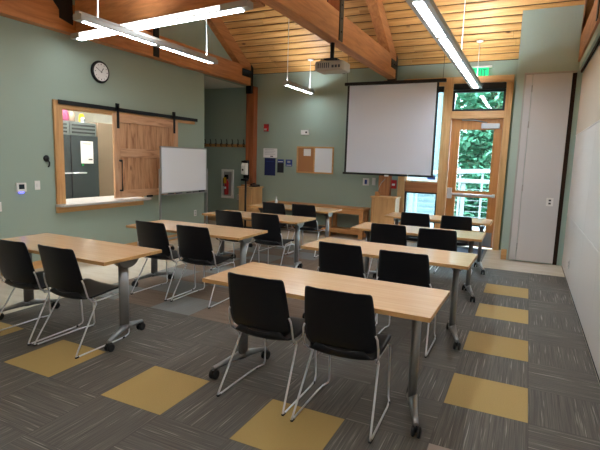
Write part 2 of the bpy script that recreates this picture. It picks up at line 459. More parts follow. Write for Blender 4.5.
# ------------------------------------------------------------------ timber trusses
def truss(xc, w, label, cat='truss', yend=9.12, king=True):
    t = thing('roof_truss', label, cat, (xc, RIDGE, 3.12), 'timber roof trusses')
    x0, x1 = xc - w / 2, xc + w / 2
    m = MB().prism([(YB + .02, 3.12), (yend, 3.12), (yend, 3.49), (YB + .02, 3.49)], 'x', x0, x1); m.build('bottom_chord', M['beamY'], t, bevel=.006)
    for s in (1, -1):
        D = 0.31
        ya = 9.24 if s == 1 else YB + .05
        def P(y, dz): return (y, cz(y) - .012 - dz)
        pts = [P(ya, 0), P(RIDGE + s * .11, 0), P(RIDGE + s * .11, D), (ya - s * ((cz(ya) - .012 - 3.49) < D) * max(0, (D - (cz(ya) - .012 - 3.495)) / .608), 3.495), (ya, 3.495)]
        if cz(ya) < 3.52: pts = pts[:4] + [(ya, 3.40)] if False else [P(yend - .02, 0), P(RIDGE + s * .11, 0), P(RIDGE + s * .11, D), (RIDGE + s * (abs(ya - RIDGE) - max(0, (D - (cz(ya) - .012 - 3.495)) / .608)), 3.495), (yend - .02, 3.495)] if s == 1 else pts
        MB().prism(pts, 'x', x0 + .003, x1 - .003).build('rafter', M['beamY'], t, bevel=.005)
    if king:
        MB().box(x0 + .003, x1 - .003, RIDGE - .1, RIDGE + .1, 3.50, cz(RIDGE) - .15).build('king_post', M['postwood'], t, bevel=.005)
    # steel: end shoe, mid hangers
    s_ = MB()
    s_.box(x1, x1 + .008, 8.70, yend + .0, 3.27, 3.42); s_.box(x0 - .008, x0, 8.70, yend, 3.27, 3.42); s_.box(x0 - .008, x1 + .008, yend, yend + .010, 2.95, 3.56); s_.box(x1, x1 + .008, 9.04, yend, 2.95, 3.56)
    for k in range(3): s_.lathe((x1 + .008, 8.76 + .12 * k, 3.345), [(.012, 0), (.012, .012)], 8, axis='x')
    if yend > 9: s_.build('steel_shoe', M['black_steel'], t)
    for yy in (6.02,):
        web = MB().box(x0 + .004, x1 - .004, yy + .03, yy + .19, 3.50, cz(yy + .1) - .32); web.build('web_post', M['postwood'], t, bevel=.005)
        h = MB().box(x1 + .001, x1 + .013, yy + .04, yy + .17, 3.13, 3.75); h.box(x0 - .013, x0 - .001, yy + .04, yy + .17, 3.13, 3.75)
        for k in range(3): h.lathe((x1 + .011, yy + .105, 3.25 + .17 * k), [(.014, 0), (.014, .014)], 8, axis='x')
        h.build('steel_hanger', M['black_steel'], t)
    return t
truss(-5.72, 0.16, 'orange-brown timber roof truss against the green left wall')
truss(-2.51, 0.17, 'orange-brown timber roof truss in mid room holding the projector')
truss(0.575, 0.10, 'orange-brown timber roof truss above the white folding partition', yend=8.38)

# cross beam between the trusses near the camera
t = thing('cross_beam', 'large timber cross beam lit from below, top left above the long lamp', 'beam', (-4.1, 4.55, 3.1))
MB().prism([(-5.635, 4.60), (-2.60, 4.25), (-2.60, 4.43), (-5.635, 4.78)], 'z', 3.10, 3.62).build('timber', M['beamX'], t, bevel=.006)
m = MB().prism([(4.26, 3.62), (4.26, 3.48), (4.36, 3.37), (4.36, 3.27), (4.56, 3.22), (4.56, 3.62)], 'x', -5.639, -5.627)
m.build('steel_bracket', M['black_steel'], t)

# posts on the far wall under truss ends
tag(MB().box(-5.81, -5.61, 9.14, YF - .003, 0.0, 3.11).build('timber_post', M['postwood'], bevel=.006), 'reddish-brown timber post on the far wall beside the coat hooks', 'post', 'timber posts')
tag(MB().box(-2.68, -2.45, 9.16, YF - .003, 0.0, 3.11).build('timber_post', M['post_light'], bevel=.006), 'reddish-brown timber post behind the projection screen and lectern', 'post', 'timber posts')

# ------------------------------------------------------------------ door unit in the far wall
ya, yb = 9.20, 9.42
d = MB()
d.box(-2.30, -2.165, ya, yb, 0, 3.12); d.box(-1.535, -1.375, ya, yb, 0, 3.12); d.box(-0.475, -0.362, ya, yb, 0, 3.0)
struct(d.build('trim_1', M['trimV'], bevel=.004))
d = MB(); d.box(-2.165, -1.535, ya, yb, 2.97, 3.12); d.box(-1.375, -0.362, ya, yb, 3.005, 3.12); d.box(-1.375, -0.475, ya + .01, yb, 2.375, 2.51); d.box(-2.165, -1.535, ya, yb, 0, .10)
struct(d.build('trim_2', M['trimX'], bevel=.003))
d = MB(); d.box(-2.165, -1.535, ya + .02, yb - .02, 0.985, 1.175); struct(d.build('trim_3', M['railwood'], bevel=.003))
# sidelight panes and transom
def frame(mb, x0, x1, y0, y1, z0, z1, t_, m=0):
    mb.box(x0, x1, y0, y1, z0, z0 + t_, m); mb.box(x0, x1, y0, y1, z1 - t_, z1, m)
    mb.box(x0, x0 + t_, y0, y1, z0 + t_, z1 - t_, m); mb.box(x1 - t_, x1, y0, y1, z0 + t_, z1 - t_, m)
w1 = MB(); frame(w1, -2.163, -1.537, 9.27, 9.35, 1.177, 2.968, .018); w1 = struct(w1.build('window_1', M['trimV']))
MB().box(-2.143, -1.557, 9.305, 9.313, 1.197, 2.948).build('pane', M['glass'], w1)
w2 = MB(); frame(w2, -2.163, -1.537, 9.27, 9.35, 0.102, 0.983, .03, 0); w2 = struct(w2.build('window_2', M['black_steel']))
MB().box(-2.13, -1.57, 9.305, 9.313, .135, .95).build('pane', M['glass'], w2)
w3 = MB(); frame(w3, -1.373, -.477, 9.24, 9.35, 2.512, 2.885, .035, 0); w3 = struct(w3.build('window_3', M['black_steel']))
MB().box(-1.335, -.515, 9.305, 9.313, 2.55, 2.85).build('pane', M['glass'], w3)
m = MB().box(-.98, -.86, 9.21, 9.24, 2.515, 2.54); m.build('latch', M['black_steel'], w3)
t = tag(MB().box(-1.37, -.48, 9.205, 9.30, 2.889, 3.002).build('blind_cassette', M['black_steel'], bevel=.01), 'black rolled-up blind housing above the transom window', 'blind')
tag(MB().box(-2.16, -1.54, 9.205, 9.265, 2.86, 2.966).build('blind_cassette', M['black_steel'], bevel=.01), 'black rolled-up blind housing on the sidelight, partly behind the screen', 'blind')
tag(MB().box(-1.75, -1.60, 9.296, 9.303, 1.235, 1.315).build('window_sticker', M['blue']), 'small blue sticker low on the sidelight glass beside the screen', 'sticker')

# the door
dr = struct(MB().box(-1.37, -1.36, 9.30, 9.34, 0, .02).build('door_1', M['doorwood'], origin=(-.92, 9.3, 0)))
m = MB(); m.box(-1.368, -1.21, 9.28, 9.33, .015, 2.372); m.box(-.625, -.482, 9.28, 9.33, .015, 2.372)
m.build('stile', M['doorwood'], dr, bevel=.003)
m = MB(); m.box(-1.21, -.625, 9.28, 9.33, 2.18, 2.372); m.box(-1.21, -.625, 9.28, 9.33, .015, .32); m.box(-1.21, -.625, 9.282, 9.328, .935, 1.055)
m.build('rail', M['doorwood'], dr, bevel=.003)
MB().box(-1.205, -.63, 9.302, 9.308, .325, .93).box(-1.205, -.63, 9.302, 9.308, 1.06, 2.175).build('pane', M['glass'], dr)
m = MB().box(-1.33, -.51, 9.275, 9.279, .04, .30); m.build('kick_plate', M['kick'], dr)
m = MB().tube([(-1.28, 9.225, .99), (-.52, 9.225, .985)], .022, 10); m.box(-1.35, -1.27, 9.215, 9.279, .90, 1.10); m.box(-.56, -.51, 9.215, 9.279, .955, 1.015)
m.build('push_bar', M['chrome'], dr, bevel=.003)
m = MB().box(-.84, -.53, 9.22, 9.279, 2.20, 2.29); m.build('closer_body', M['alu'], dr, bevel=.006)
m = MB().tube([(-.75, 9.235, 2.30), (-.95, 9.205, 2.345), (-1.18, 9.235, 2.35)], .012, 8); m.build('closer_arm', M['steel'], dr)
tag(MB().box(-1.36, -.60, 8.35, 9.1, .001, .014).build('door_mat', M['mat_sheen'], bevel=.004), 'flat mat tinted like blue daylight sheen on the floor inside the glazed door', 'mat')

# closet door panel in the projecting bay
dp = struct(MB().box(-.06, .475, 8.352, 8.396, .02, 2.965).build('door_2', M['panel'], bevel=.004))
MB().box(-.16, -.066, 8.356, 8.396, .02, 2.965).build('side_stile', M['panel'], dp, bevel=.004)
m = MB(); m.box(-.185, .53, 8.362, 8.398, 2.969, 2.995); m.box(-.185, -.163, 8.362, 8.398, .0, 2.965)
struct(m.build('trim_4', M['fixture']))
struct(MB().box(.478, .535, 8.385, 8.398, 0, 2.965).build('gap_shade_strip', M['gap']))  # dark strip painted in for the shaded gap before the partition
m = MB()
for z in (.25, 1.2, 2.2, 2.75): m.tube([(-.063, 8.35, z - .05), (-.063, 8.35, z + .05)], .008, 8)
m.build('hinge', M['fixture'], dp)
def outlet(name, face, a, z, label, w_=.075, h_=.118, at=None, kind='outlet'):
    """face 'far' (y=at), 'left' (x=at), 'right' (x=at)"""
    t_ = .008
    def bx(mb, p0, p1, z0, z1, d0, d1, m=0):
        if face == 'far': mb.box(p0, p1, at - d1, at - d0, z0, z1, m)
        elif face == 'left': mb.box(at + d0, at + d1, p0, p1, z0, z1, m)
        else: mb.box(at - d1, at - d0, p0, p1, z0, z1, m)
    if face == 'far': loc = (a, at, z)
    else: loc = (at, a, z)
    o = thing(name, label, kind, loc)
    mb = MB(); bx(mb, a - w_ / 2, a + w_ / 2, z - h_ / 2, z + h_ / 2, .001, t_); mb.build('cover_plate', M['white'], o, bevel=.002)
    mb = MB()
    if kind == 'outlet':
        for dz in (-.024, .024):
            mb = MB(); bx(mb, a - .017, a + .017, z + dz - .014, z + dz + .014, t_ + .0005, t_ + .003)
            mb.build('socket', M['ink'] if name == 'data_outlet' else M['alu'], o)
    else:
        bx(mb, a - .012, a + .012, z - .022, z + .022, t_ + .0005, t_ + .008); mb.build('rocker', M['white'], o)
    return o
o = outlet('data_outlet', 'far', .345, 1.0, 'white wall plate with dark socket on the grey closet door', .10, .13, at=8.351)

# operable partition along the right wall
pt = thing('folding_partition', 'tall white and beige folding partition wall along the right side', 'partition', (.61, 4, 0))
yy = 8.30; k = 0
while yy > YB + .1:
    y2 = max(yy - 1.22, YB + .02)
    m = MB()
    m.box(WR, WR + .018, y2 + .002, yy - .002, .03, 0.80); m.box(WR - .004, WR + .018, y2 + .002, yy - .002, 0.80, 0.845)
    m.box(WR, WR + .018, y2 + .002, yy - .002, 0.845, 2.02); p = m.build('panel', M['partition'], pt, bevel=.002)
    MB().box(WR - .003, WR + .018, y2 + .002, yy - .002, 2.03, 2.93).build('tack_board', M['tack'], p, bevel=.002)
    MB().box(WR - .006, WR + .018, y2 + .002, yy - .002, 2.018, 2.032).build('trim_strip', M['partition'], p)
    MB().box(WR + .003, WR + .018, y2 + .002, yy - .002, .002, .028).build('sweep_seal', M['rubber'], p)
    yy = y2; k += 1
trk = struct(MB().box(.545, .598, YB + .02, 8.34, 2.99, 3.10).box(.575, .598, YB + .02, 8.34, 2.955, 2.99, 1).build('trim_6', [M['sage2'], M['gap']]))
outlet('wall_outlet', 'right', 7.1, .27, 'small white outlet low on the white partition', at=WR, kind='outlet')

# ------------------------------------------------------------------ pass-through, barn door, counter
w4 = MB()
w4.box(WL + .001, WL + .03, 4.31, 4.44, .74, 2.235, 0); w4.box(WL - .119, WL + .001, 4.44, 4.455, .80, 2.16, 0)
w4.box(WL - .119, WL + .001, 5.935, 5.95, .80, 2.16, 0)
w4 = struct(w4.build('window_4', M['trimV']))
m = MB().box(WL + .001, WL + .028, 4.44, 7.26, 2.135, 2.20); m.box(WL - .119, WL + .001, 4.455, 5.935, 2.13, 2.16); m.build('head_trim', M['trimY'], w4)
m = MB().box(WL + .001, WL + .04, 4.30, 5.90, .715, .795); m.build('apron', M['trimY'], w4, bevel=.003)
ct = MB(); pts = [(-6.35, 4.457), (-6.35, 5.93), (-5.90, 5.93), (-5.78 + .001, 5.93), (-5.765, 5.96), (-5.62, 5.96), (-5.61, 5.92), (-5.61, 4.36), (-5.63, 4.32), (-5.67, 4.29), (-5.778, 4.29), (-5.779, 4.457)]
ct.prism(pts, 'z', .80, .835)
tag(ct.build('countertop', M['counter'], bevel=.006), 'pale grey countertop slab sitting in the kitchen pass-through', 'countertop')
bd = thing('barn_door', 'knotty wood sliding barn door hanging on the left wall', 'door', (-5.72, 6.06, .86))
XD = -5.735
y0, y1, z0, z1 = 5.27, 6.72, .86, 2.15
n = 7
for k in range(n):
    a = y0 + .10 + (y1 - y0 - .2) * k / n; b_ = y0 + .10 + (y1 - y0 - .2) * (k + 1) / n
    for (za, zb) in ((z0 + .11, 1.50), (1.62, z1 - .12)):
        MB().box(XD, XD + .018, a + .001, b_ - .001, za, zb).build('plank', M['barn'], bd)
for (a, b_) in ((y0, y0 + .12), (y1 - .12, y1)): MB().box(XD, XD + .036, a, b_, z0, z1).build('stile', M['barnstile'], bd, bevel=.003)
for (za, zb) in ((z0, z0 + .12), (1.49, 1.63), (z1 - .13, z1)): MB().box(XD, XD + .035, y0 + .121, y1 - .121, za, zb).build('cross_rail', M['barnlevel'], bd, bevel=.003)
hd = MB().tube([(XD + .037, 5.37, .98), (XD + .085, 5.37, .98), (XD + .085, 5.37, 1.44), (XD + .037, 5.37, 1.44)], .016, 8); hd.build('pull_handle', M['black_steel'], bd)
for yy in (5.35, 6.62):
    m = MB().box(XD + .037, XD + .045, yy - .022, yy + .022, 1.93, 2.27); m.box(XD + .020, XD + .045, yy - .028, yy + .028, 2.2, 2.30); m.build('roller_hanger', M['black_steel'], bd)
m = MB().box(XD + .036, XD + .06, 5.93, 6.05, .845, .875); m.build('floor_guide', M['black_steel'], bd)
rl = MB().box(XD + .005, XD + .018, 4.36, 7.30, 2.185, 2.24)
for yy in (4.42, 5.1, 5.85, 6.5, 7.22): rl.lathe((WL + .028, yy, 2.215), [(.013, 0), (.013, XD + .005 - WL - .028)], 8, axis='x')
tag(rl.build('barn_door_rail', M['black_steel']), 'black steel sliding rail above the barn door and pass-through', 'rail')

# kitchen things
fr = thing('refrigerator', 'stainless double-door refrigerator seen through the pass-through', 'refrigerator', (-7.3, 5.38, 0))
MB().box(-7.68, -6.95, 4.84, 6.02, .08, 2.06).build('body', M['steel'], fr, bevel=.006)
for (a, b_) in ((4.845, 5.455), (5.465, 6.015)):
    MB().box(-6.945, -6.90, a, b_, .14, 1.83).build('fridge_door', M['darksteel'], fr, bevel=.006)
for (a, b_) in ((4.86, 5.44), (5.48, 6.0)):
    m = MB().box(-6.945, -6.925, a, b_, 1.85, 2.04)
    for k in range(3): m.box(-6.925, -6.912, a + .03, b_ - .03, 1.865 + .06 * k, 1.895 + .06 * k, 1)
    m.build('vent_grille', [M['steel'], M['ink']], fr)
for (a, b_) in ((5.15, 5.43), (5.49, 5.72)):
    MB().tube([(-6.898, a, 1.20), (-6.86, a, 1.20), (-6.86, b_, 1.20), (-6.898, b_, 1.20)], .011, 8).build('handle', M['chrome'], fr)
for xx in (-7.62, -7.02):
    for yy in (4.9, 5.95): MB().lathe((xx, yy, 0), [(.03, 0), (.03, .08)], 10).build('foot', M['rubber'], fr)
m = MB().box(-6.897, -6.893, 5.65, 5.90, 1.36, 1.74); m.box(-6.893, -6.892, 5.69, 5.86, 1.69, 1.70, 1); m.box(-6.893, -6.892, 5.80, 5.88, 1.42, 1.44, 1)
tag(m.build('posted_sheet', [M['paper'], M['ink']]), 'white notice sheet stuck on the refrigerator door', 'paper')
tag(MB().lathe((-6.897, 5.68, 1.335), [(.018, 0), (.018, .008)], 12, axis='x').build('magnet', mat('green_magnet', rgb(30, 170, 80), .4)), 'small round green magnet below the white sheet on refrigerator', 'magnet')
tag(MB().box(-7.68, -6.93, 6.04, 6.70, 0, 2.08).build('pantry_cabinet', M['taupe'], bevel=.004), 'plain taupe tall cabinet right of the refrigerator in the kitchen', 'cabinet')
for (nm, y_, x_, sx, sz, mt, lb, ct_) in (
        ('food_box', 5.28, -7.25, .10, .24, 'white', 'white box at left end on top of the refrigerator', 'box'),
        ('snack_bag', 5.56, -7.2, .15, .30, 'magenta', 'magenta bag on top of the refrigerator', 'bag'),
        ('storage_jar', 5.74, -7.22, .06, .18, 'taupe', 'brown jar beside the magenta bag on the refrigerator', 'jar'),
        ('yellow_carton', 5.935, -7.2, .032, .16, 'yellow', 'yellow carton standing on top of the refrigerator', 'carton'),
        ('small_can', 5.81, -7.02, .04, .09, 'alu', 'small grey can on top right of the refrigerator', 'can')):
    if nm in ('storage_jar', 'small_can'):
        m = MB().lathe((x_, y_, 2.062), [(sx, 0), (sx, sz * .8), (sx * .7, sz * .88), (sx * .7, sz)], 16)
    elif nm == 'snack_bag':
        m = MB(); R_ = [(.09, 0.0, .07), (.10, .06, .08), (.10, .14, .06), (.085, .20, .03), (.10, .25, .01)]
        P = [[(x_ + c * math.cos(a) * 1.0, y_ + w_ * math.sin(a), 2.062 + z) for a in [2 * PI * j / 16 for j in range(17)]] for (w_, z, c) in R_]
        m.grid(P, .004)
    else:
        m = MB().box(x_ - sx, x_ + sx, y_ - sx, y_ + sx, 2.062, 2.062 + sz * .8); m.prism([(y_ - sx, 2.062 + sz * .8), (y_ + sx, 2.062 + sz * .8), (y_ + .005, 2.062 + sz), (y_ - .005, 2.062 + sz)], 'x', x_ - sx, x_ + sx)
    tag(m.build(nm, M[mt]), lb, ct_)
kl = thing('kitchen_light', 'flat bright ceiling lamp inside the kitchen', 'light', (-6.6, 5.2, 3.06))
MB().box(-6.95, -6.25, 4.6, 5.9, 3.07, 3.118).build('housing', M['white'], kl)
MB().box(-6.92, -6.28, 4.63, 5.87, 3.055, 3.069).build('diffuser', mat('kitchen_lens', (1, 1, 1, 1), .5, emit=(1, .98, .95, 1), estr=22.0), kl)

# ------------------------------------------------------------------ wall things, left wall
ck = thing('wall_clock', 'round black-rimmed white clock high on the green left wall', 'clock', (WL, 5.10, 2.72))
MB().lathe((WL + .001, 5.10, 2.72), [(.155, 0), (.16, .02), (.152, .035), (.128, .034)], 40, axis='x').build('rim', M['black_plastic'], ck)
MB().lathe((WL + .036, 5.10, 2.72), [(.128, 0), (.128, .003)], 40, axis='x').build('dial', M['paper'], ck)
for k in range(12):
    m = MB(); a = k * PI / 6; c_, s_ = math.cos(a), math.sin(a)
    m.tube([(WL + .0405, 5.10 + s_ * .098, 2.72 + c_ * .098), (WL + .0405, 5.10 + s_ * .114, 2.72 + c_ * .114)], .003 if k % 3 else .005, 6)
    m.build('hour_mark', M['ink'], ck)
def hand(ang, L, r): 
    return MB().tube([(WL + .044, 5.10 - math.sin(ang) * .015, 2.72 - math.cos(ang) * .015), (WL + .044, 5.10 + math.sin(ang) * L, 2.72 + math.cos(ang) * L)], r, 6)
hand(math.radians(-62), .10, .0032).build('minute_hand', M['ink'], ck)
hand(math.radians(35), .065, .0045).build('hour_hand', M['ink'], ck)

th = thing('wall_thermostat', 'white square thermostat with dark display and blue glow on left wall', 'thermostat', (WL, 3.82, 1.09))
MB().box(WL + .001, WL + .022, 3.755, 3.885, 1.03, 1.145).build('casing', M['white'], th, bevel=.004)
MB().box(WL + .0225, WL + .025, 3.785, 3.855, 1.065, 1.125).build('display', M['lcd'], th)
MB().box(WL + .003, WL + .02, 3.79, 3.85, 1.012, 1.028).build('indicator_light', M['bluelight'], th)
outlet('light_switch', 'left', 4.045, 1.105, 'white switch plate between thermostat and pass-through frame', at=WL, kind='switch')
outlet('light_switch', 'left', 3.525, .86, 'white plate cut by the left picture edge above the wall grille', at=WL, kind='switch')
outlet('wall_outlet', 'left', 7.30, .445, 'white outlet low on left wall under the rolling whiteboard', at=WL)
vg = thing('wall_grille', 'green-grey louvred wall grille behind the nearest left table', 'vent', (WL, 3.45, .45))
m = MB(); m.box(WL + .001, WL + .012, 3.30, 3.62, .25, .63); m.build('plate', M['sage'], vg)
m = MB()
for k in range(9): m.box(WL + .0125, WL + .022, 3.315, 3.605, .272 + .038 * k, .290 + .038 * k)
m.build('louvre', M['sage'], vg)
hk = thing('wall_hook', 'small dark iron wall hook left of the pass-through', 'hook', (WL, 4.20, 1.45))
m = MB().lathe((WL + .001, 4.19, 1.455), [(.042, 0), (.045, .008), (.03, .018), (.01, .022)], 16, axis='x'); m.build('rosette', M['black_steel'], hk)
m = MB().tube([(WL + .02, 4.20, 1.44), (WL + .045, 4.205, 1.40), (WL + .03, 4.21, 1.36), (WL + .012, 4.21, 1.345)], .010, 8); m.build('hook_arm', M['black_steel'], hk)

# mobile whiteboard
wb = thing('rolling_whiteboard', 'white dry-erase board on a grey wheeled stand before left wall', 'whiteboard', (-5.4, 6.55, 0))
MB().box(-5.415, -5.40, 5.96, 7.14, .93, 1.67).build('writing_surface', M['board'], wb)
m = MB(); 
for (a, b_, c_, e_) in ((5.94, 7.16, .91, .93), (5.94, 7.16, 1.67, 1.69)): m.box(-5.42, -5.395, a, b_, c_, e_)
for (a, b_) in ((5.94, 5.96), (7.14, 7.16)): m.box(-5.42, -5.395, a, b_, .93, 1.67)
m.build('rim', M['alu'], wb)
m = MB().box(-5.395, -5.33, 6.0, 7.1, .885, .897); m.box(-5.335, -5.33, 6.0, 7.1, .897, .905); m.build('marker_tray', M['alu'], wb)
for (a, s_) in ((5.925, -1), (7.175, 1)):
    m = MB().box(-5.42, -5.39, a - .014, a + .014, .10, 1.32); m.build('upright', M['alu'], wb)
    m = MB().box(-5.68, -5.12, a - .02, a + .02, .075, .10); m.build('foot', M['alu'], wb)
    for xx in (-5.65, -5.15): MB().lathe((xx, a - .012, .036), [(.034, 0), (.034, .024)], 14, axis='y').build('castor', M['rubber'], wb)
MB().box(-5.415, -5.395, 5.94, 7.16, .12, .15).build('crossbar', M['alu'], wb)
for k, (yy, L, mt, lb) in enumerate(((6.08, .13, 'darkprint', 'black marker at left end of the whiteboard tray'), (6.27, .15, 'navy', 'dark blue marker second along the whiteboard tray'), (6.55, .12, 'darkprint', 'black marker in the middle of the whiteboard tray'), (6.72, .15, 'darkprint', 'black marker right of centre on the whiteboard tray'))):
    tag(MB().tube([(-5.365, yy, .906), (-5.365, yy + L, .906)], .008, 8).build('marker_pen', M[mt]), lb, 'marker', 'markers on the whiteboard tray')
tag(MB().box(-5.385, -5.345, 6.91, 7.04, .898, .925).build('board_eraser', M['darkprint'], bevel=.004), 'dark block eraser at right end of the whiteboard tray', 'eraser')

# ------------------------------------------------------------------ far wall things
hr = thing('coat_rack', 'wooden coat rack board with eight black hooks on far wall', 'coat rack', (-6.45, YF, 1.8))
MB().box(-7.10, -5.87, YF - .025, YF - .001, 1.775, 1.845).build('board', M['benchwood'], hr, bevel=.003)
for k in range(8):
    x = -7.02 + k * .155
    m = MB().tube([(x, YF - .026, 1.80), (x, YF - .07, 1.79), (x, YF - .085, 1.83), (x, YF - .08, 1.86)], .009, 8)
    m.tube([(x, YF - .026, 1.83), (x, YF - .05, 1.86), (x, YF - .055, 1.93), (x, YF - .075, 1.95)], .009, 8)
    m.build('hook', M['black_steel'], hr)
fe = thing('extinguisher_cabinet', 'white framed recessed cabinet for the fire extinguisher', 'cabinet', (-6.40, YF, .57))
m = MB(); frame(m, -6.565, -6.225, YF - .03, YF - .001, .575, 1.255, .055); m.build('frame', M['white'], fe, bevel=.003)
MB().box(-6.51, -6.28, YF - .008, YF - .001, .63, 1.20).build('back_panel', M['fixture'], fe)
ex = thing('fire_extinguisher', 'red fire extinguisher with yellow tag inside the white cabinet', 'fire extinguisher', (-6.40, YF - .045, .66))
MB().lathe((-6.395, YF - .062, .66), [(.035, 0), (.052, .015), (.052, .28), (.035, .33), (.018, .345), (.018, .37)], 20).build('cylinder', M['red'], ex)
MB().box(-6.43, -6.36, YF - .085, YF - .04, 1.031, 1.10).box(-6.445, -6.35, YF - .075, YF - .05, 1.10, 1.13).build('valve', M['black_steel'], ex)
MB().box(-6.435, -6.365, YF - .125, YF - .118, .93, 1.07).build('inspection_tag', M['yellow'], ex)
MB().box(-6.42, -6.37, YF - .1185, YF - .115, .80, .85).build('nameplate', M['paper'], ex)
MB().tube([(-6.44, YF - .07, 1.09), (-6.475, YF - .08, 1.03), (-6.475, YF - .08, .86)], .010, 8).build('hose', M['rubber'], ex)

def onfar(x0, x1, z0, z1, t_=.006): return MB().box(x0, x1, YF - t_, YF - .001, z0, z1)
fa = thing('wall_fire_alarm', 'small red fire alarm strobe high on far wall right of post', 'alarm', (-5.36, YF, 2.2))
MB().box(-5.42, -5.31, YF - .04, YF - .001, 2.14, 2.30).build('casing', M['red'], fa, bevel=.004)
MB().box(-5.405, -5.345, YF - .052, YF - .041, 2.16, 2.20).build('strobe', M['white'], fa, bevel=.003)
cf = MB().box(-5.435, -5.085, YF - .012, YF - .001, 1.56, 1.765)
for k in range(4): cf.box(-5.40, -5.16 + .03 * (k % 2), YF - .013, YF - .0121, 1.735 - .035 * k, 1.742 - .035 * k, 1)
cf.box(-5.25, -5.18, YF - .013, YF - .0121, 1.58, 1.60, 2)
tag(cf.build('notice_sheet', [M['paper'], M['alu'], M['ink']]), 'white printed notice above the large blue poster on far wall', 'paper')
m = onfar(-5.40, -5.12, 1.16, 1.55); m.box(-5.36, -5.16, YF - .0075, YF - .0061, 1.47, 1.482, 1)
tag(m.build('wall_poster', [M['navy'], M['blue']]), 'large navy blue poster under the white notice', 'poster')
m = onfar(-5.07, -4.91, 1.45, 1.53); m.box(-5.07, -4.91, YF - .006, YF - .001, 1.235, 1.449, 1); m.box(-5.05, -4.93, YF - .0075, YF - .0061, 1.47, 1.485, 2)
tag(m.build('wall_poster', [M['blue'], M['darkprint'], M['paper']]), 'narrow dark poster with blue top, middle of the three', 'poster')
m = onfar(-4.86, -4.70, 1.38, 1.53); m.box(-4.82, -4.745, YF - .0075, YF - .0061, 1.455, 1.50, 1); m.box(-4.84, -4.72, YF - .0075, YF - .0061, 1.40, 1.412, 2)
tag(m.build('wall_poster', [M['blue'], M['alu'], M['paper']]), 'small square blue sign, rightmost of the three', 'sign')
cbd = thing('bulletin_board', 'half cork half white bulletin board in an oak frame', 'bulletin board', (-4.15, YF, 1.25))
MB().box(-4.55, -4.18, YF - .016, YF - .002, 1.28, 1.79).build('cork_half', M['cork'], cbd)
MB().box(-4.15, -3.75, YF - .016, YF - .002, 1.28, 1.79).build('white_half', M['board'], cbd)
m = MB(); frame(m, -4.585, -3.72, YF - .026, YF - .001, 1.25, 1.82, .03); m.box(-4.18, -4.15, YF - .026, YF - .001, 1.28, 1.79); m.build('frame', M['trimX'], cbd, bevel=.002)
tag(MB().box(-4.42, -4.25, YF - .019, YF - .0165, 1.62, 1.77).build('pinned_paper', M['paper']), 'square white paper pinned on the cork board', 'paper')
sp = thing('wall_sensor', 'small white box sensor on far wall above the bulletin board', 'sensor', (-4.40, YF, 2.12))
MB().box(-4.49, -4.31, YF - .05, YF - .001, 2.07, 2.17).build('casing', M['white'], sp, bevel=.006)
MB().lathe((-4.36, YF - .0515, 2.12), [(.022, -.006), (.022, 0)], 14, axis='y').build('lens', M['ink'], sp)
outlet('wall_outlet', 'far', -6.09, .62, 'white outlet on far wall between extinguisher and wooden cabinet', at=YF, w_=.09, h_=.13)
tp = thing('wall_control_pad', 'white wall control with pale blue display left of the lectern post', 'control panel', (-2.97, YF, 1.12))
MB().box(-3.05, -2.92, YF - .02, YF - .001, 1.05, 1.20).build('casing', M['white'], tp, bevel=.004)
MB().box(-3.01, -2.96, YF - .023, YF - .0205, 1.08, 1.17).build('display', M['blue'], tp)
outlet('light_switch', 'far', -2.82, 1.14, 'narrow white switch plate between control pad and timber post', at=YF, kind='switch', w_=.07, h_=.15)
pa = thing('wall_alarm_pull', 'red alarm pull box on far wall beside the sidelight frame', 'alarm', (-2.40, YF, 1.1))
MB().box(-2.455, -2.345, YF - .045, YF - .001, 1.02, 1.19).build('casing', M['red'], pa, bevel=.005)
MB().box(-2.43, -2.37, YF - .055, YF - .046, 1.08, 1.12).build('pull_bar', M['white'], pa)

# cabinets
cb1 = thing('wooden_cabinet', 'light wooden cabinet in front of the left timber post', 'cabinet', (-5.4, 8.85, 0))
MB().box(-5.66, -5.32, 8.66, 9.09, .05, .885).build('carcass', M['cabwood'], cb1, bevel=.003)
MB().box(-5.69, -5.29, 8.63, 9.095, .887, .915).build('top_slab', M['cabwood'], cb1, bevel=.004)
MB().box(-5.650, -5.495, 8.64, 8.658, .08, .87).build('cabinet_door', M['cabwood'], cb1, bevel=.002)
MB().box(-5.485, -5.33, 8.64, 8.658, .08, .87).build('cabinet_door', M['cabwood'], cb1, bevel=.002)
MB().box(-5.64, -5.34, 8.69, 9.05, 0, .05).build('plinth', M['ink'], cb1)
tel = thing('desk_phone', 'black telephone lying on top of the light wooden cabinet', 'telephone', (-5.27, 8.85, .915))
MB().prism([(8.76, .916), (8.95, .916), (8.95, .965), (8.76, .935)], 'x', -5.46, -5.30).build('base', M['black_plastic'], tel, bevel=.004)
MB().tube([(-5.43, 8.78, .955), (-5.43, 8.80, .968), (-5.43, 8.91, .985), (-5.43, 8.94, .978)], [.02, .014, .014, .02], 10).build('handset', M['black_plastic'], tel)
tag(MB().box(-5.66, -5.51, 8.74, 8.9, .916, .955).build('small_tray', M['benchwood'], bevel=.004), 'small wooden tray at left on the light wooden cabinet', 'tray')

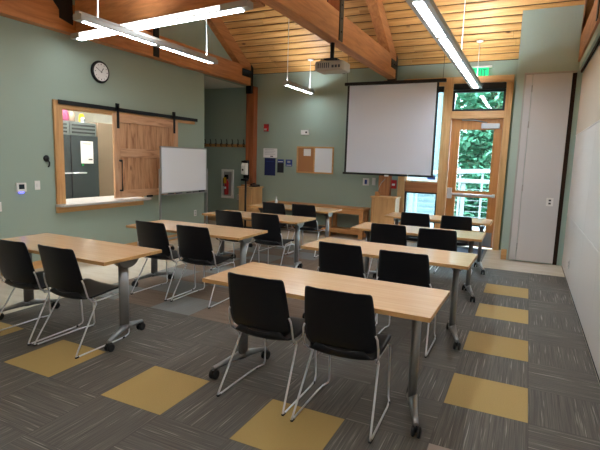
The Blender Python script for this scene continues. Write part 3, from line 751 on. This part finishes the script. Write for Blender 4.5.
ss = thing('sanitizer_stand', 'black floor stand holding a white hand sanitizer dispenser', 'dispenser stand', (-5.335, 8.5, 0))
MB().lathe((-5.355, 8.45, 0), [(.17, 0), (.17, .012), (.03, .025)], 24).build('base', M['black_steel'], ss)
MB().lathe((-5.355, 8.45, .02), [(.022, 0), (.022, 1.10)], 12).build('pole', M['black_steel'], ss)
MB().box(-5.425, -5.285, 8.46, 8.475, 1.10, 1.49).build('back_plate', M['black_steel'], ss, bevel=.01)
MB().prism([(8.34, 1.20), (8.459, 1.18), (8.459, 1.43), (8.37, 1.43), (8.34, 1.38)], 'x', -5.410, -5.300).build('dispenser', M['white'], ss, bevel=.012)
MB().box(-5.380, -5.345, 8.333, 8.339, 1.27, 1.31).build('level_window', M['ink'], ss)
MB().box(-5.420, -5.290, 8.36, 8.46, 1.06, 1.10).build('drip_tray', M['black_steel'], ss, bevel=.004)
MB().box(-5.420, -5.290, 8.37, 8.458, 1.44, 1.48).build('cap', M['black_steel'], ss, bevel=.004)

lec = thing('lectern', 'light wooden lectern cabinet under the projection screen', 'lectern', (-2.46, 8.85, 0))
MB().box(-2.695, -2.665, 8.80, 9.13, 0, .85).build('side_panel', M['cabwood'], lec, bevel=.002)
MB().box(-2.250, -2.220, 8.80, 9.13, 0, .85).build('side_panel', M['cabwood'], lec, bevel=.002)
MB().box(-2.663, -2.252, 8.815, 8.835, .03, .85).build('front_panel', M['cabwood'], lec)
MB().box(-2.715, -2.200, 8.775, 9.135, .852, .880).build('top_slab', M['cabwood'], lec, bevel=.004)
MB().box(-2.663, -2.252, 8.84, 9.12, .40, .42).build('shelf', M['cabwood'], lec)
mc = thing('gooseneck_microphone', 'thin gooseneck microphone with wooden base on the lectern', 'microphone', (-2.62, 8.94, .88))
MB().box(-2.66, -2.58, 8.90, 8.98, .881, .965).build('base', M['benchwood'], mc, bevel=.003)
MB().tube([(-2.62, 8.94, .965), (-2.60, 8.94, 1.04), (-2.56, 8.93, 1.13), (-2.48, 8.92, 1.22)], .006, 8).build('stem', M['alu'], mc)

bn = thing('low_bench', 'long low wooden bench with bottom shelf along the far wall', 'bench', (-3.9, 9.0, 0))
MB().box(-5.05, -2.84, 8.80, 9.22, .565, .61).build('top', M['benchwood'], bn, bevel=.004)
for x in (-5.02, -3.62, -2.94):
    for y in (8.82, 9.13): MB().box(x, x + .08, y, y + .07, 0, .563).build('leg', M['benchwood'], bn, bevel=.003)
MB().box(-5.0, -2.88, 8.895, 9.125, .14, .17).build('shelf', M['benchwood'], bn)
MB().box(-5.0, -2.88, 8.80, 8.818, .10, .18).build('shelf_rail', M['benchwood'], bn)
MB().box(-5.0, -2.88, 8.80, 8.818, .49, .563).build('apron_rail', M['benchwood'], bn)
bt = thing('glass_bottle', 'small clear bottle standing at the far left table', 'bottle', (-4.0, 7.33, .737))

# ------------------------------------------------------------------ projector, screen, lamps
pj = thing('ceiling_projector', 'beige projector hanging from the mid truss by a black mount', 'projector', (-2.51, 6.15, 2.7))
MB().tube([(-2.53, 6.12, 3.115), (-2.53, 6.12, 2.90)], .028, 12).build('mount_pole', M['black_steel'], pj)
m = MB().box(-2.62, -2.44, 6.04, 6.20, 2.89, 2.905)
for (x, y) in ((-2.64, 6.0), (-2.42, 6.0), (-2.64, 6.24), (-2.42, 6.24)): m.tube([(-2.53, 6.12, 2.895), (x, y, 2.88), (x, y, 2.86)], .009, 8)
m.build('mount_arm', M['black_steel'], pj)
m = MB().prism([(-2.71, 5.97), (-2.33, 5.97), (-2.31, 6.02), (-2.32, 6.28), (-2.72, 6.28), (-2.73, 6.02)], 'z', 2.735, 2.86)
m.build('casing', M['projector'], pj, bevel=.02)
m = MB()
for k in range(6): m.box(-2.67 + .03 * k, -2.658 + .03 * k, 5.966, 5.969, 2.765, 2.83)
for k in range(3): m.box(-2.47 + .045 * k, -2.44 + .045 * k, 5.966, 5.969, 2.765, 2.80)
m.build('port', M['ink'], pj)
MB().lathe((-2.42, 6.281, 2.78), [(.045, 0), (.045, .03), (.032, .03)], 20, axis='y').build('lens', M['black_plastic'], pj)

sc = thing('projection_screen', 'large pulled-down white projection screen with black border', 'projection screen', (-2.4, 8.8, 1.28))
MB().box(-3.245, -1.60, 8.798, 8.801, 1.325, 2.975).build('fabric', M['screenfab'], sc)
for (a, b_) in ((-3.285, -3.247), (-1.598, -1.56)): MB().box(a, b_, 8.797, 8.802, 1.325, 2.975).build('black_border', M['black_plastic'], sc)
MB().box(-3.31, -1.55, 8.78, 8.815, 1.285, 1.323).build('bottom_bar', M['black_steel'], sc, bevel=.004)
MB().box(-3.34, -1.44, 8.76, 8.83, 2.977, 3.035).build('housing', M['black_steel'], sc, bevel=.01)
MB().box(-2.46, -2.38, 8.775, 8.779, 1.27, 1.30).build('pull_tab', M['white'], sc)
for x in (-3.30, -1.50): MB().tube([(x, 8.795, 3.035), (x, 8.795, cz(8.795))], .004, 6).build('hanging_wire', M['ink'], sc)

def lamp(name, label, x, y0, y1, z, w_, segs, hang, sides=(.07,)):
    t = thing(name, label, 'light', (x, (y0 + y1) / 2, z), 'linear pendant lamps')
    h = MB().prism([(x - w_ / 2, z + .006), (x - w_ / 2 + .006, z), (x + w_ / 2 - .006, z), (x + w_ / 2, z + .006), (x + w_ / 2, z + .05), (x + w_ / 2 - .01, z + .06), (x - w_ / 2 + .01, z + .06), (x - w_ / 2, z + .05)], 'y', y0, y1)
    h.box(x - w_ * .25, x - w_ * .235, y0, y1, z + .06, z + .085); h.box(x + w_ * .235, x + w_ * .25, y0, y1, z + .06, z + .085); h.box(x - w_ * .235, x + w_ * .235, y0, y0 + .01, z + .06, z + .085); h.box(x - w_ * .235, x + w_ * .235, y1 - .01, y1, z + .06, z + .085)
    h.build('housing', M['fixture'], t, bevel=.002)
    for (a, b_) in segs:
        MB().box(x - w_ * .22, x + w_ * .22, a, b_, z - .003, z - .0005).build('diffuser', M['lens'], t)
    MB().box(x - w_ * .22, x + w_ * .22, y0 + .05, y1 - .05, z + .0605, z + .064).build('uplight', M['uplens'], t)
    for yy in hang:
        MB().tube([(x, yy, z + .06), (x, yy, cz(yy) - .012)], .005, 8).build('stem', M['white'], t)
        MB().lathe((x, yy, cz(yy) - .045), [(.02, 0), (.055, .012), (.06, .03)], 18).build('canopy', M['white'], t)
    return t
segs = []; edges = [8.85, 7.41, 6.56, 5.29, 4.02, 2.75, 1.48, .3]
for a, b_ in zip(edges[1:], edges[:-1]): segs.append((a + .055, b_ - .055))
lamp('linear_pendant', 'long grey linear lamp at right, running toward the exit door', -.94, .25, 8.92, 2.86, .185, segs, (8.86, 6.75, 4.6, 2.3))
lamp('linear_pendant', 'long linear lamp along the left wall below the timber beam', -4.19, 3.44, 5.74, 2.86, .12, [(3.52, 4.53), (4.65, 5.66)], (3.7, 5.55))
lamp('linear_pendant', 'short linear lamp near the far wall left of the projector', -4.19, 7.93, 9.12, 2.90, .12, [(7.98, 9.08)], (8.0, 9.0))
lamp('linear_pendant', 'unseen linear lamp added as fill near the back of the room, left row', -4.19, .4, 2.55, 2.86, .12, [(.46, 1.4), (1.52, 2.49)], (.6, 2.4))  # out of view, added as fill light for the room
t = thing('beam_luminaire', 'bright white strip lamp fixed below the timber cross beam', 'light', (-4.1, 4.45, 3.03))
def yl(x): return 4.545 - (x + 5.5) * .116
def slab(x0, x1, a, b_, z0, z1): return MB().prism([(x0, yl(x0) + a), (x1, yl(x1) + a), (x1, yl(x1) + b_), (x0, yl(x0) + b_)], 'z', z0, z1)
slab(-5.60, -2.64, -.07, .05, 3.030, 3.097).build('housing', M['fixture'], t, bevel=.004)
slab(-5.50, -2.75, -.045, .035, 3.020, 3.029).build('diffuser', M['lens_beam'], t)
slab(-5.40, -3.0, -.076, -.071, 3.04, 3.085).build('front_diffuser', M['lens_soft'], t)
t = thing('beam_junction_box', 'small light grey box with black fitting beside the mid truss', 'box', (-2.66, 4.07, 3.12))
MB().box(-2.70, -2.5965, 4.02, 4.12, 3.13, 3.23).build('casing', M['alu'], t, bevel=.006)
MB().lathe((-2.78, 4.07, 3.11), [(.02, 0), (.035, .01), (.035, .07), (.015, .09)], 14).build('knob', M['black_plastic'], t)

# EXIT sign
ex = thing('exit_sign', 'green EXIT sign on a white bracket above the door', 'sign', (-.94, 9.24, 3.06))
MB().box(-1.125, -.74, 9.20, 9.30, 3.27, 3.295).build('canopy_bar', M['white'], ex, bevel=.003)
MB().box(-1.09, -.795, 9.235, 9.245, 3.095, 3.268).build('panel', M['green_exit'], ex)
# letters E X I T as raised strokes
m = MB(); zb, zt = 3.115, 3.245; yy0, yy1 = 9.2335, 9.2345
def st(x0, z0, x1, z1, w_=.010):
    dx, dz = x1 - x0, z1 - z0; L = math.hypot(dx, dz); nx, nz = -dz / L * w_, dx / L * w_
    m.prism([(x0 + nx, z0 + nz), (x0 - nx, z0 - nz), (x1 - nx, z1 - nz), (x1 + nx, z1 + nz)], 'y', yy0, yy1)
X0 = -1.06
st(X0, zb, X0, zt); [st(X0, z, X0 + .042, z) for z in (zb + .008, (zb + zt) / 2, zt - .008)]
st(X0 + .065, zb, X0 + .115, zt); st(X0 + .065, zt, X0 + .115, zb)
st(X0 + .145, zb, X0 + .145, zt)
st(X0 + .20, zb, X0 + .20, zt); st(X0 + .17, zt - .008, X0 + .235, zt - .008)
m.build('lettering', M['exit_letter'], ex)

# ------------------------------------------------------------------ tables
TL_, TD_, TH_ = 1.515, .618, .737
tb = thing('training_table', 'x', 'table', (0, 0, 0), 'wheeled training tables in two columns')
MB().box(-TL_ / 2 + .002, TL_ / 2 - .002, -TD_ / 2 + .002, TD_ / 2 - .002, TH_ - .026, TH_).build('tabletop', M['laminate'], tb)
m = MB(); 
m.box(-TL_ / 2, TL_ / 2, -TD_ / 2, -TD_ / 2 + .002, TH_ - .027, TH_ - .001); m.box(-TL_ / 2, TL_ / 2, TD_ / 2 - .002, TD_ / 2, TH_ - .027, TH_ - .001)
m.box(-TL_ / 2, -TL_ / 2 + .002, -TD_ / 2 + .002, TD_ / 2 - .002, TH_ - .027, TH_ - .001); m.box(TL_ / 2 - .002, TL_ / 2, -TD_ / 2 + .002, TD_ / 2 - .002, TH_ - .027, TH_ - .001)
m.build('edge_band', M['edge'], tb)
MB().box(-.60, .60, -.02, .02, TH_ - .085, TH_ - .045).build('support_beam', M['grey_metal'], tb, bevel=.003)
for s in (-1, 1):
    x = s * .625
    col = MB(); pts = [(x + 0.026 * math.cos(a), .049 * math.sin(a)) for a in [2 * PI * k / 20 for k in range(20)]]
    col.prism(pts, 'z', .09, TH_ - .075, sm=True); col.build('column', M['grey_metal'], tb)
    ft = MB(); ends = []
    for q, ex_ in ((-1, .085), (1, -.055)):
        dx = s * ex_
        ft.tube([(x, 0, .120), (x + dx * .3, q * .07, .108), (x + dx * .65, q * .16, .094), (x + dx, q * .245, .080)], [.034, .026, .019, .015], 10)
        ends.append((x + dx, q * .235))
    foot = ft.build('foot', M['foot_metal'], tb)
    for (xx, y) in ends:
        for e_ in (-.027, .007):
            m = MB(); m.lathe((xx + e_, y, .033), [(.022, 0), (.032, .003), (.033, .010), (.032, .017), (.022, .020)], 16, axis='x')
            if e_ < 0: m.tube([(xx, y, .033), (xx, y, .074)], .010, 8); m.box(xx - .012, xx + .012, y - .02, y + .02, .052, .068)
            m.build('castor', M['rubber'], foot)
    br = MB(); n = 14
    pts = [(.11 * math.cos(PI + PI * k / n) + .03, TH_ - .032 + .085 * math.sin(PI + PI * k / n)) for k in range(n + 1)]
    br.prism(pts, 'x', x - s * .030, x - s * .036); br.prism(pts, 'x', x + s * .030, x + s * .036)
    br.box(x - .05, x + .05, -.24, .24, TH_ - .032, TH_ - .027)
    br.build('flip_bracket', M['grey_metal'], tb)
m = MB().tube([(.30, -.06, TH_ - .04), (.30, -.22, TH_ - .05), (.30, -.265, TH_ - .05)], .008, 8); m.box(.27, .33, -.285, -.255, TH_ - .065, TH_ - .040)
m.build('release_lever', M['black_plastic'], tb)
TABLES = dict(
    A=(-1.151, 2.79, -.017, 'maple-top wheeled table nearest the camera in the right column'),
    B=(-1.115, 4.237, -.024, 'maple-top wheeled table second from the camera in the right column'),
    C=(-1.152, 5.743, .008, 'maple-top wheeled table third from the camera in the right column'),
    D=(-1.164, 7.249, .004, 'maple-top wheeled table nearest the glazed door in the right column'),
    L1=(-3.559, 2.783, -.011, 'maple-top wheeled table nearest the camera in the left column'),
    L2=(-3.355, 4.263, .022, 'maple-top wheeled table second from the camera in the left column'),
    L3=(-3.40, 5.714, -.001, 'maple-top wheeled table third from the camera in the left column'),
    L4=(-3.53, 7.105, -.009, 'maple-top wheeled table farthest in left column, before the low bench'))
first = True
for k, (x, y, a, lb) in TABLES.items():
    if first:
        tb.location = (x, y, 0); tb.rotation_euler = (0, 0, a); tb['label'] = lb; first = False
    else: dup(tb, (x, y, 0), a, lb)

# bottle on table L4
MB().lathe((-4.0, 7.33, .738), [(.022, 0), (.024, .01), (.024, .07), (.010, .10), (.010, .125)], 14).build('body', mat('clear_plastic', rgb(205, 220, 228), .15), bt)
MB().lathe((-4.0, 7.33, .8635), [(.012, 0), (.012, .016)], 12).build('cap', M['alu'], bt)

# ------------------------------------------------------------------ chairs
def interp(keys, t):
    for i in range(len(keys) - 1):
        a, b_ = keys[i], keys[i + 1]
        if t <= b_[0]:
            u = (t - a[0]) / (b_[0] - a[0]); u = max(0, u)
            return [p + (q - p) * u for p, q in zip(a[1:], b_[1:])]
    return list(keys[-1][1:])
def smoothpath(P, n):
    """Catmull-Rom through P (tuples), n samples"""
    out = []; K = len(P) - 1
    for i in range(n):
        t = i / (n - 1) * K; k = min(int(t), K - 1); u = t - k
        p0 = P[max(k - 1, 0)]; p1 = P[k]; p2 = P[k + 1]; p3 = P[min(k + 2, K)]
        out.append(tuple(0.5 * ((2 * b) + (-a + c) * u + (2 * a - 5 * b + 4 * c - d) * u * u + (-a + 3 * b - 3 * c + d) * u ** 3) for a, b, c, d in zip(p0, p1, p2, p3)))
    return out
ch = thing('sled_chair', 'x', 'chair', (0, 0, 0), 'black sled-base chairs at the tables')
# (y, z, halfwidth, lateral forward bulge, lateral drop)
back = smoothpath([(0.014, 0.836, 0.184), (0.016, 0.831, 0.196), (0.022, 0.806, 0.201), (0.042, 0.724, 0.208), (0.064, 0.634, 0.214), (0.082, 0.554, 0.218), (0.094, 0.504, 0.214), (0.102, 0.474, 0.200), (0.109, 0.456, 0.172)], 26)
P = []
for (y, z, hw) in back:
    row = []
    for j in range(17):
        u = -1 + 2 * j / 16
        row.append((hw * u, y + .035 * abs(u) ** 2.2, z + (-.006 * u * u if z > .8 else 0) + (max(0, (.52 - z) / .07) * .020 * (1 - abs(u) ** 4) if z < .52 else 0)))
    P.append(row)
MB().grid(P, .008).build('backrest', M['black_plastic'], ch)
seat = smoothpath([(0.100, 0.459, 0.135), (0.104, 0.436, 0.166), (0.122, 0.416, 0.188), (0.157, 0.408, 0.204), (0.222, 0.412, 0.218), (0.322, 0.424, 0.225), (0.422, 0.434, 0.225), (0.502, 0.436, 0.220), (0.542, 0.424, 0.208), (0.554, 0.408, 0.190)], 28)
P = []
for i, (y, z, hw) in enumerate(seat):
    row = []
    for j in range(17):
        u = -1 + 2 * j / 16
        k = min(1, i / 8)
        row.append((hw * u, y + .030 * (1 - k) * abs(u) ** 2.2, z + .022 * abs(u) ** 2.5 * (1 - .5 * i / 27)))
    P.append(row)
MB().grid(P, .008).build('seat', M['black_plastic'], ch)
for s in (-1, 1):
    def S(pts): return [(s * x, y, z) for x, y, z in pts]
    path = [(.198, .12, .600), (.216, .062, .545), (.220, .060, .47), (.212, .10, .425), (.208, .20, .418)]
    lg = MB()
    lg.tube(S([(.216, .102, .585), (.226, .108, .56), (.231, .122, .50), (.228, .142, .44), (.205, .20, .388)]), .0065, 8)
    main = S([(.205, .10, .412), (.205, .20, .411)]) 
    floorp = [(.205, .20, .386), (.208, .230, .385), (.211, .232, .365), (.238, .02, .035), (.240, .008, .014), (.240, .03, .0075), (.238, .42, .0075), (.232, .50, .0075), (.214, .555, .010), (.210, .568, .03), (.207, .550, .35), (.205, .54, .375), (.200, .49, .386), (.200, .24, .384)]
    lg.tube(S(floorp), .0065, 8)
    leg = lg.build('leg', M['chrome'], ch)
    MB().tube(S([(.240, .004, .006), (.240, .030, .0055)]), .0090, 8).build('glide', M['rubber'], leg)
    MB().tube(S([(.236, .47, .0055), (.234, .49, .0055)]), .0085, 8).build('glide', M['rubber'], leg)
for y_ in (.25, .45): MB().tube([(-.200, y_, .384), (.200, y_, .384)], .006, 8).build('cross_rod', M['chrome'], ch)
CH = dict(
 A1=(-1.455, 2.366, 0, 'black sled chair at the nearest right-column table, left seat'),
 A2=(-0.898, 2.343, 2, 'black sled chair at the nearest right-column table, right seat'),
 B1=(-1.428, 3.736, -2, 'black sled chair at the second right-column table, left seat'),
 B2=(-0.851, 3.679, 0, 'black sled chair at the second right-column table, right seat'),
 C1=(-1.403, 5.255, 4, 'black sled chair at the third right-column table, left seat'),
 C2=(-0.836, 5.205, 5, 'black sled chair at the third right-column table, right seat'),
 D1=(-1.41, 6.717, 1, 'black sled chair at the farthest right-column table, left seat'),
 D2=(-0.837, 6.707, 2, 'black sled chair at the farthest right-column table, right seat'),
 E1=(-3.735, 2.29, 2, 'black sled chair at the nearest left-column table, left seat cut by frame'),
 E2=(-3.202, 2.312, 0, 'black sled chair at the nearest left-column table, right seat'),
 F1=(-3.62, 3.754, 1, 'black sled chair at the second left-column table, left seat'),
 F2=(-3.073, 3.784, 2, 'black sled chair at the second left-column table, right seat'),
 G1=(-3.567, 5.155, 3, 'black sled chair at the third left-column table, left seat'),
 G2=(-3.035, 5.205, 1, 'black sled chair at the third left-column table, right seat'),
 H1=(-3.693, 6.616, 0, 'black sled chair at the farthest left-column table, left seat'),
 H2=(-3.18, 6.684, 2, 'black sled chair at the farthest left-column table, right seat'))
first = True
for k, (x, y, a, lb) in CH.items():
    a = math.radians(a)
    if first:
        ch.location = (x, y, 0); ch.rotation_euler = (0, 0, a); ch['label'] = lb; first = False
    else: dup(ch, (x, y, 0), a, lb)

# ------------------------------------------------------------------ outside
M['ground'] = mat('forest_ground', rgb(44, 58, 42), .95)
M['deckwood'] = mat('bleached_deck', rgb(116, 118, 118), .8)
M['leaf'] = mat('leaf_green', rgb(104, 158, 112), .6)
NT(M['leaf'])
t_ = NT(M['leaf']); g_ = t_.n('ShaderNodeNewGeometry')
t_.color(t_.ramp(g_.outputs['Random Per Island'], [(0.0, rgb(40, 88, 62)), (.5, rgb(74, 132, 98)), (1.0, rgb(116, 166, 136))]))
M['bark'] = mat('bark', rgb(96, 80, 66), .9)
M['siding'] = mat('pale_siding', rgb(90, 106, 108), .7)
struct(MB().box(-60, 60, 9.6, 110, -1.6, -1.5).build('ground', M['ground'], origin=(0, 20, -1.5)))
dk = MB()
for k in range(28): dk.box(-6, 3, 9.46 + k * .15, 9.60 + k * .15, -.08, -.03)
tag(dk.build('outdoor_deck', M['deckwood']), 'pale wooden deck outside the glazed door', 'deck')
rl = thing('deck_railing', 'pale wooden deck railing outside the glazed door', 'railing', (-1.5, 13.4, -.03))
MB().box(-5.9, 2.9, 13.33, 13.55, 1.05, 1.15).build('top_rail', M['deckwood'], rl, bevel=.006)
for k in range(7): MB().box(-5.8 + 1.4 * k, -5.7 + 1.4 * k, 13.38, 13.48, -.03, 1.049).build('post', M['deckwood'], rl)
for k in range(6): MB().box(-5.9, 2.9, 13.42, 13.432, .12 + .15 * k, .135 + .15 * k).build('cable_rail', M['deckwood'], rl)
r2 = thing('deck_railing', 'second pale walkway railing slanting behind the first', 'railing', (-1.5, 15.5, -1.5))
MB().prism([(-6, 1.0), (3, 1.55), (3, 1.68), (-6, 1.13)], 'y', 15.4, 15.55).build('top_rail', M['deckwood'], r2)
for k in range(14):
    x = -5.9 + .66 * k; MB().box(x, x + .06, 15.44, 15.52, -1.5, 1.0 + (x + 6) * .061).build('post', M['deckwood'], r2)
hs = MB()
for k in range(36): hs.prism([(15.9 + .0, -1.5 + .18 * k), (15.93, -1.5 + .18 * k), (15.93, -1.32 + .18 * k), (15.915, -1.32 + .18 * k)], 'x', -6.5, -2.75)
hs.box(-6.5, -2.75, 15.93, 17.0, -1.5, 4.98)
tag(hs.build('neighbouring_building', M['siding']), 'pale sided building seen through the narrow sidelight', 'building')
def tree(x, y, h, r, n, label, seed):
    rnd = random.Random(seed)
    t = thing('leafy_tree', label, 'tree', (x, y, -1.5), 'trees outside the door')
    MB().tube([(x, y, -1.5), (x + .05, y, h * .3), (x - .05, y + .1, h * .7)], [.16, .11, .05], 8).build('trunk', M['bark'], t)
    m = MB()
    clumps = [(x + rnd.uniform(-r, r), y + rnd.uniform(-r, r) * .7, rnd.uniform(-1.3, h)) for _ in range(80)]
    for k in range(n):
        c_ = clumps[k % 80]; d_ = Vector((rnd.gauss(0, .40), rnd.gauss(0, .40), rnd.gauss(0, .30)))
        p = Vector(c_) + d_; s = rnd.uniform(.12, .22)
        a = Vector((rnd.uniform(-1, 1), rnd.uniform(-1, 1), rnd.uniform(-.5, .5))).normalized(); b_ = a.cross(Vector((rnd.uniform(-.5, .5), rnd.uniform(-.5, .5), 1))).normalized()
        m.add([p - a * s, p + b_ * s * .5, p + a * s, p - b_ * s * .5], [(0, 1, 2, 3)])
    m.build('foliage', M['leaf'], t)
tree(-1.35, 20.3, 6.5, 1.25, 15000, 'leafy tree straight behind the glazed door', 1)
tree(-6.0, 21.5, 6.5, 1.4, 4200, 'leafy tree behind the neighbouring building, left of the door view', 2)
tree(3.4, 20.5, 6.0, 1.4, 3600, 'leafy tree right of the door view', 3)
tree(-2.4, 26.5, 9.0, 2.6, 15000, 'farthest and tallest leafy tree closing the view outside', 4)

# ------------------------------------------------------------------ light, world, camera
wd = bpy.data.worlds.new('World'); scene.world = wd; wd.use_nodes = True
bg = wd.node_tree.nodes['Background']; bg.inputs[0].default_value = (0.62, 0.84, 1.0, 1); bg.inputs[1].default_value = 10.0
sun = bpy.data.lights.new('sun', 'SUN'); sun.energy = 1.0; sun.angle = .05; sun.color = (1, .97, .9)
so = bpy.data.objects.new('sun', sun); COL.objects.link(so); so.rotation_euler = (math.radians(42), 0, math.radians(-25))

cam = bpy.data.cameras.new('camera'); co = bpy.data.objects.new('camera', cam); COL.objects.link(co)
F, YAW, PIT, ROL, H = (468.609936, 0.447085, 0.140188, 0.030909, 1.553)
cam.sensor_width = 36; cam.lens = F * 36 / 600; cam.clip_start = .02; cam.clip_end = 200
cy, sy, cp_, sp_ = math.cos(YAW), math.sin(YAW), math.cos(PIT), math.sin(PIT)
fw = Vector((-sy * cp_, cy * cp_, -sp_)); rt = Vector((cy, sy, 0)); up = rt.cross(fw)
c_, s_ = math.cos(ROL), math.sin(ROL)
r = c_ * rt + s_ * up; u = -s_ * rt + c_ * up
co.matrix_world = Matrix(((r.x, u.x, -fw.x, 0), (r.y, u.y, -fw.y, 0), (r.z, u.z, -fw.z, H), (0, 0, 0, 1)))
scene.camera = co
for o in COL.objects:
    if '_o' in o: del o['_o']
vs = scene.view_settings
vs.view_transform = 'Standard'; vs.look = 'None'; vs.gamma = 1; vs.use_curve_mapping = False; vs.exposure = 1.13
scene.cycles.use_denoising = True
scene.cycles.max_bounces = 8; scene.cycles.diffuse_bounces = 5; scene.cycles.sample_clamp_indirect = 6
